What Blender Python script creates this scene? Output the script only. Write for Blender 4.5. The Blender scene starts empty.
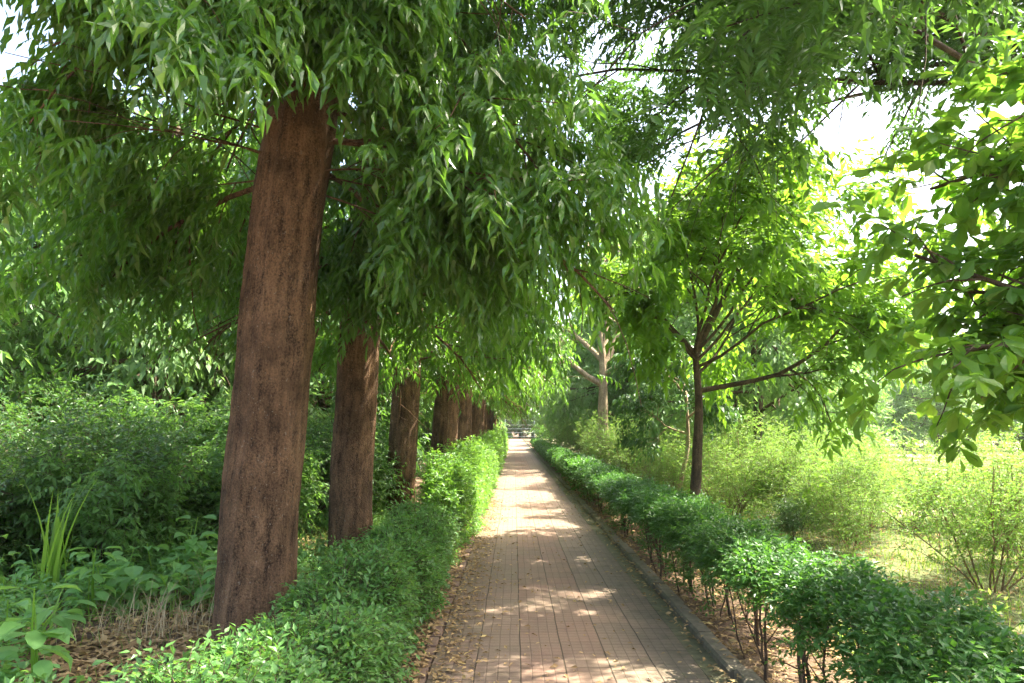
import bpy, math
import numpy as np
from math import radians, sin, cos, pi

S = bpy.context.scene
C = S.collection
rng = np.random.default_rng(11)

# ------------------------------------------------------------------ camera
cd = bpy.data.cameras.new('camera')
cam = bpy.data.objects.new('camera', cd); C.objects.link(cam)
cd.sensor_width = 36.0; cd.lens = 26.0; cd.clip_start = 0.05; cd.clip_end = 1500
cam.location = (0, 0, 1.6)
cam.rotation_euler = (radians(90 + 6.74), 0, radians(0.15))
S.camera = cam

# ------------------------------------------------------------------ light
SUN_EL, SUN_AZ = radians(58), radians(72)      # azimuth clockwise from +Y (ahead) to the right
W = bpy.data.worlds.new('World'); S.world = W; W.use_nodes = True
nt = W.node_tree; nt.nodes.clear()
sky = nt.nodes.new('ShaderNodeTexSky'); sky.sky_type = 'NISHITA'; sky.sun_disc = False
sky.sun_elevation = SUN_EL; sky.sun_rotation = SUN_AZ
sky.air_density = 1.0; sky.dust_density = 6.0; sky.ozone_density = 0.6
bg = nt.nodes.new('ShaderNodeBackground'); bg.inputs[1].default_value = 0.125
wo = nt.nodes.new('ShaderNodeOutputWorld')
nt.links.new(sky.outputs[0], bg.inputs[0]); nt.links.new(bg.outputs[0], wo.inputs[0])
sl = bpy.data.lights.new('sun', 'SUN'); sl.energy = 4.0; sl.angle = radians(0.5); sl.color = (1.0, 0.94, 0.82)
sun = bpy.data.objects.new('sun', sl); C.objects.link(sun)
# light travels from the sun (ahead, right, high) towards the scene
sun.rotation_euler = (pi/2 - SUN_EL, 0, pi - SUN_AZ)
sun.location = (30, 30, 50)
S.view_settings.view_transform = 'Standard'; S.view_settings.look = 'None'
S.view_settings.gamma = 1.0; S.view_settings.use_curve_mapping = False
S.view_settings.exposure = 2.75
S.cycles.use_denoising = True; S.cycles.denoising_prefilter = 'NONE'
S.cycles.max_bounces = 6; S.cycles.diffuse_bounces = 2; S.cycles.transmission_bounces = 3; S.cycles.glossy_bounces = 2
S.cycles.sample_clamp_indirect = 8.0

# ------------------------------------------------------------------ tags
def tag(o, label=None, cat=None, group=None, kind=None):
    if label: o['label'] = label
    if cat: o['category'] = cat
    if group: o['group'] = group
    if kind: o['kind'] = kind
    return o
def empty(name, loc, rot=(0, 0, 0), **k):
    o = bpy.data.objects.new(name, None); C.objects.link(o)
    o.location = loc; o.rotation_euler = rot; o.empty_display_size = 0.2
    return tag(o, **k)
def copy_tree(root, loc, rot, scale, label=None, group=None):
    r = root.copy(); C.objects.link(r)
    r.location = loc; r.rotation_euler = rot; r.scale = (scale,)*3 if np.isscalar(scale) else scale
    if label: r['label'] = label
    if group: r['group'] = group
    for ch in list(root.children):
        c = ch.copy(); C.objects.link(c); c.parent = r
    return r

# ------------------------------------------------------------------ mesh collector
class Geo:
    def __init__(s): s.v = []; s.f = []; s.n = 0
    def add(s, v, *faces):
        v = np.asarray(v, float).reshape(-1, 3)
        for f in faces:
            s.f.append(np.asarray(f, np.int64) + s.n)
        s.v.append(v); s.n += len(v)
    def mesh(s, name, mat, smooth=False):
        me = bpy.data.meshes.new(name)
        v = np.concatenate(s.v).astype(np.float32)
        loops = np.concatenate([f.ravel() for f in s.f]).astype(np.int32)
        tot = np.concatenate([np.full(len(f), f.shape[1], np.int32) for f in s.f])
        st = np.concatenate([[0], np.cumsum(tot)[:-1]]).astype(np.int32)
        me.vertices.add(len(v)); me.vertices.foreach_set('co', v.ravel())
        me.loops.add(len(loops)); me.loops.foreach_set('vertex_index', loops)
        me.polygons.add(len(tot)); me.polygons.foreach_set('loop_start', st)
        me.polygons.foreach_set('loop_total', tot)
        me.polygons.foreach_set('use_smooth', np.full(len(tot), smooth, bool))
        me.update(calc_edges=True)
        for m in (mat if isinstance(mat, (list, tuple)) else [mat]): me.materials.append(m)
        return me
    def obj(s, name, mat, parent=None, smooth=False):
        o = bpy.data.objects.new(name, s.mesh(name, mat, smooth)); C.objects.link(o)
        if parent: o.parent = parent
        return o

def nrm(a): return a / np.maximum(np.linalg.norm(a, axis=-1, keepdims=True), 1e-9)
def rnd(n, a=-1., b=1.): return rng.uniform(a, b, (n, 3))

def box(g, lo, hi):
    x0, y0, z0 = lo; x1, y1, z1 = hi
    g.add([(x0,y0,z0),(x1,y0,z0),(x1,y1,z0),(x0,y1,z0),(x0,y0,z1),(x1,y0,z1),(x1,y1,z1),(x0,y1,z1)],
          [(0,3,2,1),(4,5,6,7),(0,1,5,4),(1,2,6,5),(2,3,7,6),(3,0,4,7)])

# ------------------------------------------------------------------ leaves
def T(v, *f): return (np.array(v, float), [np.array(x) for x in f])
LEAF2 = T([(0,0,0), (-.5,.42,.06), (.5,.42,.06), (0,1,-.1)], [(0,2,3),(0,3,1)])
LEAF4 = T([(0,0,0), (-.5,.4,.05), (0,.42,-.03), (.5,.4,.05), (0,1,-.16)], [(0,2,1),(0,3,2),(1,2,4),(2,3,4)])
WAVY = T([(0,0,0), (-.42,.22,.05), (0,.22,0), (.42,.22,.0), (-.5,.45,-.03), (0,.45,-.02), (.5,.45,.07),
          (-.36,.7,.04), (0,.7,-.08), (.36,.7,-.06), (0,1,-.2)],
         [(0,2,1),(0,3,2),(7,8,10),(8,9,10)], [(1,2,5,4),(2,3,6,5),(4,5,8,7),(5,6,9,8)])
OBOV = T([(0,0,0), (-.25,.25,.03), (0,.25,0), (.25,.25,.03), (-.5,.62,.07), (0,.62,0), (.5,.62,.07),
          (-.33,.88,.02), (0,.9,-.06), (.33,.88,.02), (0,1,-.12)],
         [(0,2,1),(0,3,2),(7,8,10),(8,9,10)], [(1,2,5,4),(2,3,6,5),(4,5,8,7),(5,6,9,8)])
OVAL = T([(0,0,0), (-.42,.2,.05), (0,.2,0), (.42,.2,.05), (-.5,.5,.06), (0,.5,-.02), (.5,.5,.06),
          (-.33,.8,.0), (0,.8,-.08), (.33,.8,.0), (0,1,-.2)],
         [(0,2,1),(0,3,2),(7,8,10),(8,9,10)], [(1,2,5,4),(2,3,6,5),(4,5,8,7),(5,6,9,8)])

def leaves(g, pos, d, n, L, w, tmpl):
    """Instances a leaf: pos, direction, normal (N,3); length, width (N)."""
    y = nrm(d); x = nrm(np.cross(y, n)); z = np.cross(x, y)
    tv, tf = tmpl
    L = np.broadcast_to(L, (len(pos),))[:, None, None]; w = np.broadcast_to(w, (len(pos),))[:, None, None]
    curl = rng.uniform(.2, 2.0, (len(pos), 1, 1))
    V = (pos[:, None] + tv[None, :, 0:1]*w*x[:, None] + tv[None, :, 1:2]*L*y[:, None]
         + tv[None, :, 2:3]*L*curl*z[:, None])
    k = len(tv); off = np.arange(len(pos))*k
    g.add(V.reshape(-1, 3), *[(f[None] + off[:, None, None]).reshape(-1, f.shape[1]) for f in tf])

UP = np.array([0., 0, 1])
def shoots(g, p, d, L, n, leafL, leafW, tmpl, droop=.5, hang=.8, side=.6, fwd=.4, jit=.3, t0=.1, flat=1.0, stem=None):
    """Leafy shoots: each starts at p, runs along d for L, bends down by droop and carries n leaves."""
    N = len(p)
    if N == 0: return
    d = nrm(d); L = np.broadcast_to(L, (N,))[:, None]
    s = np.cross(d, UP) + rnd(N)*.15; s = nrm(s)
    for k in range(n):
        t = t0 + (1 - t0)*(k + rng.uniform(0, .6, (N, 1)))/max(n - .4, 1)
        pos = p + d*t*L - UP*(.5*droop*t*t)*L
        tan = nrm(d - UP*droop*t)
        sg = (1 if k % 2 else -1)
        if k == n - 1: sg = 0
        ld = nrm(tan*(fwd if sg else 1) + s*side*sg - UP*hang + rnd(N)*jit)
        nm = nrm(UP*flat + rnd(N)*.5 + tan*.3*(hang))
        sc = rng.uniform(.5, 1.2, N)
        leaves(g, pos, ld, nm, leafL*sc, leafW*sc, tmpl)
    if stem is not None:
        ts = np.linspace(0, 1, 4)
        P = [p + d*t*L - UP*(.5*droop*t*t)*L for t in ts]
        ribbon(stem[0], P, stem[1])

def ribbon(g, P, r):
    """thin three-sided stems for N shoots at once; P list of (N,3) points."""
    N = len(P[0]); tan = nrm(P[-1] - P[0])
    a = nrm(np.cross(tan, UP + rnd(N)*.3)); b = np.cross(tan, a)
    K = len(P); V = np.zeros((N, K*3, 3))
    for i, q in enumerate(P):
        rr = r*(1 - .7*i/(K-1))
        for j in range(3):
            an = 2*pi*j/3
            V[:, i*3+j] = q + a*rr*cos(an) + b*rr*sin(an)
    f = [(i*3+j, i*3+(j+1) % 3, (i+1)*3+(j+1) % 3, (i+1)*3+j) for i in range(K-1) for j in range(3)]
    f = np.array(f); off = np.arange(N)*K*3
    g.add(V.reshape(-1, 3), (f[None] + off[:, None, None]).reshape(-1, 4))

# ------------------------------------------------------------------ tubes and branching
def tube(g, pts, rad, seg=8, lobes=None):
    pts = np.asarray(pts, float); K = len(pts); rad = np.broadcast_to(rad, (K,))
    tan = nrm(np.gradient(pts, axis=0))
    ref = np.array([0., 1, 0]) if abs(tan[0][2]) > .6 else UP
    V = []
    a = nrm(np.cross(tan[0], ref))
    for i in range(K):
        a = nrm(a - tan[i]*np.dot(a, tan[i])); b = np.cross(tan[i], a)
        th = np.arange(seg)*2*pi/seg
        r = rad[i]*np.ones(seg)
        if lobes is not None: r = r*lobes(th, pts[i][2])
        V.append(pts[i] + np.outer(np.cos(th)*r, a) + np.outer(np.sin(th)*r, b))
    V.append(pts[-1:] + tan[-1]*rad[-1]*.6)
    f = [(i*seg+j, i*seg+(j+1) % seg, (i+1)*seg+(j+1) % seg, (i+1)*seg+j) for i in range(K-1) for j in range(seg)]
    tip = [((K-1)*seg+j, (K-1)*seg+(j+1) % seg, K*seg) for j in range(seg)]
    g.add(np.concatenate(V), f, tip)

def path_pts(p, d, L, n, wig, bend):
    """polyline from p along d; bend added to the direction each step."""
    P = [np.array(p, float)]; d = nrm(np.array(d, float)); D = [d]
    for i in range(n):
        d = nrm(d + rng.normal(0, wig, 3) + np.array(bend)/n)
        P.append(P[-1] + d*L/n); D.append(d)
    return np.array(P), np.array(D)

def grow(g, anch, p, d, L, r, lev, spec):
    sp = spec[lev]
    n = sp.get('n', 6)
    P, D = path_pts(p, d, L, n, sp.get('wig', .12), sp.get('bend', (0, 0, .2)))
    rr = np.linspace(r, r*sp.get('taper', .4), len(P))
    if r > .004: tube(g, P, rr, 7 if r > .03 else (5 if r > .012 else 3))
    last = lev == len(spec) - 1
    if last or sp.get('leafy'):
        i0 = int(len(P)*sp.get('leaf_from', .3))
        for i in range(i0, len(P)): anch.append((P[i], D[i]))
    if not last:
        k = sp['kids']
        for j in range(k):
            t = sp.get('from', .3) + (1 - sp.get('from', .3))*(j + rng.uniform(.1, .9))/k
            i = min(int(t*n), n - 1); fr = t*n - i
            q = P[i]*(1-fr) + P[i+1]*fr
            dd = D[i]
            s = nrm(np.cross(dd, rng.normal(0, 1, 3)))
            an = radians(sp.get('ang', 50))*rng.uniform(.7, 1.25)
            nd = dd*cos(an) + s*sin(an)
            nd = nd*np.array([1, 1, sp.get('flat', 1.0)])
            grow(g, anch, q, nd, L*sp.get('ratio', .55)*rng.uniform(.7, 1.25)*(1.15 - .5*t), rr[i]*.6, lev+1, spec)

def scatter_anchor(anch, rep, jit):
    P = np.array([a[0] for a in anch]); D = np.array([a[1] for a in anch])
    P = np.repeat(P, rep, 0); D = np.repeat(D, rep, 0)
    return P + rng.normal(0, jit, P.shape), D

def clumps(P, f, seed):
    """smooth 3-D field in about -1..1, for leaving gaps between foliage clumps"""
    r = np.random.default_rng(seed); o = np.zeros(len(P))
    for k in range(7):
        w = r.normal(0, 1, 3)*f; o += np.sin(P @ w + r.uniform(0, 6.28))
    return o/2.6

# ------------------------------------------------------------------ materials
def newmat(name):
    m = bpy.data.materials.new(name); m.use_nodes = True
    t = m.node_tree; t.nodes.clear()
    return m, t
def N(t, typ, **k):
    n = t.nodes.new(typ)
    for a, b in k.items(): setattr(n, a, b)
    return n
def ramp(t, src, stops, interp='LINEAR'):
    r = N(t, 'ShaderNodeValToRGB'); r.color_ramp.interpolation = interp
    e = r.color_ramp.elements
    while len(e) < len(stops): e.new(.5)
    for i, (p, c) in enumerate(stops):
        e[i].position = p; e[i].color = (*c, 1) if len(c) == 3 else c
    t.links.new(src, r.inputs[0]); return r.outputs[0]
def math_(t, op, a, b=None, c=None):
    n = N(t, 'ShaderNodeMath', operation=op)
    for i, v in enumerate((a, b, c)):
        if v is None: continue
        if isinstance(v, (int, float)): n.inputs[i].default_value = v
        else: t.links.new(v, n.inputs[i])
    return n.outputs[0]
def mixc(t, fac, a, b, mode='MIX'):
    n = N(t, 'ShaderNodeMix', data_type='RGBA', blend_type=mode)
    for sock, v in ((n.inputs[0], fac), (n.inputs[6], a), (n.inputs[7], b)):
        if isinstance(v, (int, float)): sock.default_value = v
        elif isinstance(v, tuple): sock.default_value = (*v, 1)
        else: t.links.new(v, sock)
    return n.outputs[2]
def noise(t, vec, scale, detail=3, rough=.55):
    n = N(t, 'ShaderNodeTexNoise'); n.inputs['Scale'].default_value = scale
    n.inputs['Detail'].default_value = detail; n.inputs['Roughness'].default_value = rough
    if vec is not None: t.links.new(vec, n.inputs['Vector'])
    return n.outputs[0]
def pos_node(t): return N(t, 'ShaderNodeNewGeometry').outputs['Position']

def leaf_mat(name, c1, c2, c3=None, tr=.4, trc=None, rough=.42, spec=.45):
    """Leaf: each leaf picks its own green; part of the light passes through the blade."""
    m, t = newmat(name)
    g = N(t, 'ShaderNodeNewGeometry')
    stops = [(0, c1), (.65, c2)] + ([(.88, c2), (1, c3)] if c3 else [])
    col = ramp(t, g.outputs['Random Per Island'], stops)
    big = noise(t, g.outputs['Position'], .9, 2)
    col = mixc(t, math_(t, 'MULTIPLY', big, .5), col, tuple(x*1.5 for x in c2))
    p = N(t, 'ShaderNodeBsdfPrincipled')
    t.links.new(col, p.inputs['Base Color'])
    p.inputs['Roughness'].default_value = rough; p.inputs['Specular IOR Level'].default_value = spec
    tl = N(t, 'ShaderNodeBsdfTranslucent')
    tc = mixc(t, .6, col, trc or tuple(min(1, x*y) for x, y in zip(c2, (4.2, 3.6, 1.5))))
    t.links.new(tc, tl.inputs['Color'])
    mx = N(t, 'ShaderNodeMixShader'); mx.inputs[0].default_value = tr
    t.links.new(p.outputs[0], mx.inputs[1]); t.links.new(tl.outputs[0], mx.inputs[2])
    o = N(t, 'ShaderNodeOutputMaterial'); t.links.new(mx.outputs[0], o.inputs[0])
    return m

def bark_mat(name, dark, light, scale=1.0, bump=.6):
    m, t = newmat(name)
    tc = N(t, 'ShaderNodeTexCoord')
    mp = N(t, 'ShaderNodeMapping'); mp.inputs['Scale'].default_value = (scale, scale, scale*.32)
    t.links.new(tc.outputs['Object'], mp.inputs[0])
    n1 = noise(t, mp.outputs[0], 16, 6, .7)
    n2 = noise(t, tc.outputs['Object'], 3.0*scale, 3)
    n3 = noise(t, tc.outputs['Object'], 70*scale, 3, .7)
    wv = N(t, 'ShaderNodeMix', data_type='VECTOR'); wv.inputs[0].default_value = .06
    nv = N(t, 'ShaderNodeTexNoise'); nv.inputs['Scale'].default_value = 9; t.links.new(mp.outputs[0], nv.inputs[0])
    t.links.new(mp.outputs[0], wv.inputs[4]); t.links.new(nv.outputs[1], wv.inputs[5])
    vo = N(t, 'ShaderNodeTexVoronoi', feature='DISTANCE_TO_EDGE'); vo.inputs['Scale'].default_value = 62
    t.links.new(wv.outputs[1], vo.inputs['Vector'])
    ed = N(t, 'ShaderNodeMapRange'); ed.inputs[1].default_value = 0; ed.inputs[2].default_value = .22
    t.links.new(vo.outputs[0], ed.inputs[0])
    f = math_(t, 'ADD', math_(t, 'MULTIPLY', n1, .5), math_(t, 'MULTIPLY', n3, .47))
    f = math_(t, 'ADD', f, math_(t, 'MULTIPLY', math_(t, 'SUBTRACT', ed.outputs[0], .5), .06))
    st = N(t, 'ShaderNodeMapping'); st.inputs['Scale'].default_value = (scale*9, scale*9, scale*.9); t.links.new(tc.outputs['Object'], st.inputs[0])
    f = math_(t, 'ADD', f, math_(t, 'MULTIPLY', math_(t, 'SUBTRACT', noise(t, st.outputs[0], 1.6, 5, .65), .5), .38))
    col = ramp(t, f, [(.34, dark), (.50, light), (.68, tuple(min(1, x*1.7) for x in light))])
    col = mixc(t, ramp(t, n2, [(.42, (0,)*3), (.68, (.65,)*3)]), col, dark)
    # pale lichen flecks
    fl = ramp(t, noise(t, tc.outputs['Object'], 42*scale, 2), [(.66, (0,0,0)), (.72, (1,1,1))])
    col = mixc(t, math_(t, 'MULTIPLY', fl, .5), col, (.30, .25, .19))
    p = N(t, 'ShaderNodeBsdfPrincipled'); t.links.new(col, p.inputs['Base Color'])
    p.inputs['Roughness'].default_value = .9; p.inputs['Specular IOR Level'].default_value = .2
    b = N(t, 'ShaderNodeBump'); b.inputs['Strength'].default_value = bump; b.inputs['Distance'].default_value = .05
    t.links.new(f, b.inputs['Height']); t.links.new(b.outputs[0], p.inputs['Normal'])
    o = N(t, 'ShaderNodeOutputMaterial'); t.links.new(p.outputs[0], o.inputs[0])
    return m

def plain(name, col, rough=.7, var=.25, scale=20, bump=0.0, metal=0):
    m, t = newmat(name)
    ps = pos_node(t); n = noise(t, ps, scale, 4)
    c = mixc(t, n, tuple(x*(1-var) for x in col), tuple(min(1, x*(1+var)) for x in col))
    p = N(t, 'ShaderNodeBsdfPrincipled'); t.links.new(c, p.inputs['Base Color'])
    p.inputs['Roughness'].default_value = rough; p.inputs['Metallic'].default_value = metal
    if bump:
        b = N(t, 'ShaderNodeBump'); b.inputs['Strength'].default_value = bump; b.inputs['Distance'].default_value = .02
        t.links.new(n, b.inputs['Height']); t.links.new(b.outputs[0], p.inputs['Normal'])
    o = N(t, 'ShaderNodeOutputMaterial'); t.links.new(p.outputs[0], o.inputs[0])
    return m

M = {}
M['mast'] = leaf_mat('drooping_leaf', (.018,.058,.007), (.068,.158,.016), (.19,.25,.06), tr=.42, rough=.30, spec=.65, trc=(.28,.58,.04))
M['neem'] = leaf_mat('pinnate_leaf', (.026,.072,.012), (.048,.115,.020), tr=.42, rough=.45, trc=(.20,.42,.04))
M['big'] = leaf_mat('broad_leaf', (.05,.13,.014), (.085,.19,.022), (.18,.20,.04), tr=.52, rough=.4, trc=(.34,.62,.04))
M['young'] = leaf_mat('sapling_leaf', (.045,.12,.015), (.08,.18,.022), tr=.55, rough=.42, trc=(.38,.66,.04))
M['wood'] = leaf_mat('woodland_leaf', (.05,.12,.026), (.085,.185,.038), tr=.48, rough=.45, trc=(.30,.56,.07))
M['pale'] = leaf_mat('pale_leaf', (.07,.14,.04), (.11,.20,.06), tr=.45, rough=.5, trc=(.36,.60,.12))
M['hedge'] = leaf_mat('hedge_leaf', (.042,.115,.025), (.08,.185,.042), (.18,.26,.06), tr=.35, rough=.4)
M['bright'] = leaf_mat('bright_hedge_leaf', (.05,.13,.02), (.085,.19,.03), tr=.40, rough=.45)
M['dkhedge'] = leaf_mat('dark_hedge_leaf', (.018,.066,.012), (.040,.115,.020), (.12,.21,.04), tr=.40, rough=.42)
M['yellow'] = leaf_mat('feathery_leaf', (.07,.155,.022), (.115,.225,.036), (.28,.27,.08), tr=.45, rough=.55, trc=(.36,.60,.07))
M['shrub'] = leaf_mat('dark_shrub_leaf', (.022,.066,.016), (.045,.11,.026), tr=.34, rough=.42)
M['herb'] = leaf_mat('herb_leaf', (.07,.17,.045), (.12,.25,.07), (.22,.26,.08), tr=.35, rough=.45)
M['broad'] = leaf_mat('pale_broad_leaf', (.08,.19,.05), (.14,.28,.08), (.22,.32,.10), tr=.38, rough=.5, spec=.3)
M['grass'] = leaf_mat('grass_blade', (.07,.135,.03), (.115,.185,.045), (.32,.28,.14), tr=.4, rough=.5)
M['tallgrass'] = leaf_mat('tall_grass_blade', (.10,.19,.03), (.15,.27,.04), tr=.45, rough=.45)
M['dry'] = leaf_mat('dry_stalk', (.28,.21,.12), (.42,.34,.20), tr=.2, rough=.8, spec=.1, trc=(.5,.4,.2))
M['litter'] = leaf_mat('dead_leaf', (.13,.075,.035), (.36,.25,.12), (.55,.42,.16), tr=.12, rough=.8, spec=.1, trc=(.4,.28,.1))
M['bark'] = bark_mat('mast_bark', (.034,.019,.010), (.185,.106,.056), 1.0, 1.0)
M['bark2'] = bark_mat('sapling_bark', (.03,.022,.013), (.11,.078,.045), 2.0, .5)
M['darkbark'] = bark_mat('dark_bark', (.022,.015,.010), (.07,.048,.03), 1.5, .5)
M['bark3'] = bark_mat('pale_bark', (.16,.11,.07), (.36,.27,.17), 1.2, .5)
M['stem'] = bark_mat('hedge_stem', (.035,.024,.016), (.11,.075,.048), 4.0, .4)
M['redstem'] = bark_mat('reddish_stem', (.09,.055,.03), (.22,.15,.08), 4.0, .3)

# ------------------------------------------------------------------ ground and paving
def ground_mat():
    m, t = newmat('soil_and_grass')
    ps = pos_node(t)
    sp = N(t, 'ShaderNodeSeparateXYZ'); t.links.new(ps, sp.inputs[0])
    n1 = noise(t, ps, .35, 4); n2 = noise(t, ps, 3.5, 5, .65); n3 = noise(t, ps, 22, 4, .7)
    soil = ramp(t, n2, [(.3, (.085,.055,.034)), (.5, (.16,.11,.07)), (.72, (.27,.20,.13))])
    soil = mixc(t, math_(t, 'MULTIPLY', n3, .6), soil, (.10,.065,.04))
    grs = ramp(t, n3, [(.3, (.06,.082,.03)), (.55, (.12,.145,.055)), (.75, (.20,.20,.10))])
    # grass takes over on the open clearing, right of the hedge
    side = math_(t, 'MULTIPLY', math_(t, 'SUBTRACT', sp.outputs[0], 3.0), .5)
    k = math_(t, 'ADD', side, math_(t, 'MULTIPLY', math_(t, 'SUBTRACT', n1, .5), 5))
    k = N(t, 'ShaderNodeClamp').inputs[0].node if False else k
    cl = N(t, 'ShaderNodeClamp'); t.links.new(k, cl.inputs[0])
    col = mixc(t, math_(t, 'MULTIPLY', cl.outputs[0], .9), soil, grs)
    # bare sandy patches in the clearing
    pt = ramp(t, noise(t, ps, .16, 3), [(.53, (0,0,0)), (.60, (1,1,1))])
    pt = math_(t, 'MULTIPLY', pt, cl.outputs[0])
    col = mixc(t, math_(t, 'MULTIPLY', pt, .8), col, mixc(t, n2, (.26,.20,.14), (.46,.39,.29)))
    p = N(t, 'ShaderNodeBsdfPrincipled'); t.links.new(col, p.inputs['Base Color'])
    p.inputs['Roughness'].default_value = .95; p.inputs['Specular IOR Level'].default_value = .1
    b = N(t, 'ShaderNodeBump'); b.inputs['Strength'].default_value = .8; b.inputs['Distance'].default_value = .05
    t.links.new(n3, b.inputs['Height']); t.links.new(b.outputs[0], p.inputs['Normal'])
    o = N(t, 'ShaderNodeOutputMaterial'); t.links.new(p.outputs[0], o.inputs[0])
    return m

X0, TW = -0.56, 0.302                      # left edge of the paving and one paver's width
def path_mat():
    m, t = newmat('chequered_pavers')
    ps = pos_node(t); sp = N(t, 'ShaderNodeSeparateXYZ'); t.links.new(ps, sp.inputs[0])
    # slightly uneven laying
    wob = math_(t, 'MULTIPLY', math_(t, 'SUBTRACT', noise(t, ps, 1.3, 2), .5), .022)
    u = math_(t, 'DIVIDE', math_(t, 'ADD', math_(t, 'SUBTRACT', sp.outputs[0], X0), wob), TW)
    v = math_(t, 'DIVIDE', math_(t, 'ADD', sp.outputs[1], wob), TW)
    cu = math_(t, 'FLOOR', u)
    # each column of pavers is laid out of step with its neighbours
    cs = N(t, 'ShaderNodeTexWhiteNoise', noise_dimensions='1D'); t.links.new(cu, cs.inputs['W'])
    v = math_(t, 'ADD', v, cs.outputs[0])
    cv = math_(t, 'FLOOR', v)
    def joint(x, half):                    # 1 in a joint, 0 on a block
        f = math_(t, 'FRACT', x)
        e = math_(t, 'MINIMUM', f, math_(t, 'SUBTRACT', 1.0, f))
        mr = N(t, 'ShaderNodeMapRange'); mr.inputs[1].default_value = half*.5; mr.inputs[2].default_value = half*1.6
        mr.inputs[3].default_value = 1; mr.inputs[4].default_value = 0
        t.links.new(e, mr.inputs[0]); return mr.outputs[0]
    ju = joint(u, .013); jv = joint(v, .011)
    su = joint(math_(t, 'MULTIPLY', u, 4), .05); sv = joint(math_(t, 'MULTIPLY', v, 4), .055)
    wn = N(t, 'ShaderNodeTexWhiteNoise', noise_dimensions='2D')
    cb = N(t, 'ShaderNodeCombineXYZ'); t.links.new(cu, cb.inputs[0]); t.links.new(cv, cb.inputs[1])
    t.links.new(cb.outputs[0], wn.inputs[0])
    r = wn.outputs[0]
    red = mixc(t, r, (.180,.093,.062), (.230,.128,.086))
    grey = mixc(t, r, (.155,.110,.074), (.195,.147,.102))
    # columns two to four carry the red pavers
    iu = math_(t, 'DIVIDE', math_(t, 'ADD', cu, .5), 6.0)
    fr = ramp(t, iu, [(0, (.5,)*3), (.17, (.35,)*3), (.34, (.9,)*3), (.5, (.95,)*3), (.67, (.35,)*3), (.84, (.2,)*3)], 'CONSTANT')
    fr = math_(t, 'ADD', fr, math_(t, 'MULTIPLY', math_(t, 'SUBTRACT', r, .5), .5))
    fc = N(t, 'ShaderNodeClamp'); t.links.new(fr, fc.inputs[0])
    col = mixc(t, fc.outputs[0], grey, red)
    n1 = noise(t, ps, 1.1, 4, .6); n2 = noise(t, ps, 9, 5, .7); n3 = noise(t, ps, 60, 3, .7)
    col = mixc(t, ramp(t, n1, [(.42, (0,)*3), (.7, (.5,)*3)]), col, (.17,.145,.09))
    col = mixc(t, math_(t, 'MULTIPLY', n2, .7), col, mixc(t, n3, (.10,.07,.045), (.36,.28,.20)))
    ed = math_(t, 'ABSOLUTE', math_(t, 'SUBTRACT', math_(t, 'DIVIDE', math_(t, 'SUBTRACT', sp.outputs[0], X0), 6*TW), .5))
    dirt = math_(t, 'ADD', math_(t, 'MULTIPLY', ed, 1.6), math_(t, 'MULTIPLY', math_(t, 'SUBTRACT', n2, .5), 1.6))
    col = mixc(t, ramp(t, dirt, [(.55, (0,)*3), (1.0, (.75,)*3)]), col, (.095,.08,.042))
    stain = noise(t, ps, 3.1, 5, .65)
    col = mixc(t, ramp(t, stain, [(.55, (0,)*3), (.68, (.45,)*3)]), col, (.085,.065,.04))
    s = math_(t, 'MAXIMUM', su, sv)
    col = mixc(t, math_(t, 'MULTIPLY', s, .42), col, (.085,.06,.04))
    j = math_(t, 'MAXIMUM', ju, math_(t, 'MULTIPLY', jv, .8))
    col = mixc(t, math_(t, 'MULTIPLY', j, .75), col, (.045,.036,.02))
    p = N(t, 'ShaderNodeBsdfPrincipled'); t.links.new(col, p.inputs['Base Color'])
    p.inputs['Roughness'].default_value = .82; p.inputs['Specular IOR Level'].default_value = .3
    h = math_(t, 'SUBTRACT', math_(t, 'MULTIPLY', n3, .35), math_(t, 'ADD', math_(t, 'MULTIPLY', s, .5), j))
    b = N(t, 'ShaderNodeBump'); b.inputs['Strength'].default_value = .7; b.inputs['Distance'].default_value = .006
    t.links.new(h, b.inputs['Height']); t.links.new(b.outputs[0], p.inputs['Normal'])
    o = N(t, 'ShaderNodeOutputMaterial'); t.links.new(p.outputs[0], o.inputs[0])
    return m

PATH_END = 118.0
g = Geo()
xs = np.concatenate([[-400, -120, -40], np.linspace(-14, -.6, 40), np.linspace(1.3, 18, 44), [40, 120, 400]])
ys = np.concatenate([[-60, -15], np.linspace(-3, 30, 70), [40, 60, 90, 130, 220, 600]])
XX, YY = np.meshgrid(xs, ys)
Z = rng.uniform(-.02, .03, XX.shape)
Z = np.where((XX > -.95) & (XX < 2.0), -.004, Z)
Z = np.where(np.abs(XX) > 14, 0, Z)
nx, ny = len(xs), len(ys)
idx = np.arange(nx*ny).reshape(ny, nx)
F = np.stack([idx[:-1,:-1], idx[:-1,1:], idx[1:,1:], idx[1:,:-1]], -1).reshape(-1, 4)
g.add(np.stack([XX, YY, Z], -1).reshape(-1, 3), F)
tag(g.obj('ground', ground_mat(), smooth=True), 'brown soil and patchy grass ground on both sides of the path', kind='structure')

g = Geo(); box(g, (X0, -4, -.1), (X0 + 6*TW, PATH_END, .006))
tag(g.obj('path', path_mat()), 'straight path of chequered red and grey pavers', kind='structure')
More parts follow.
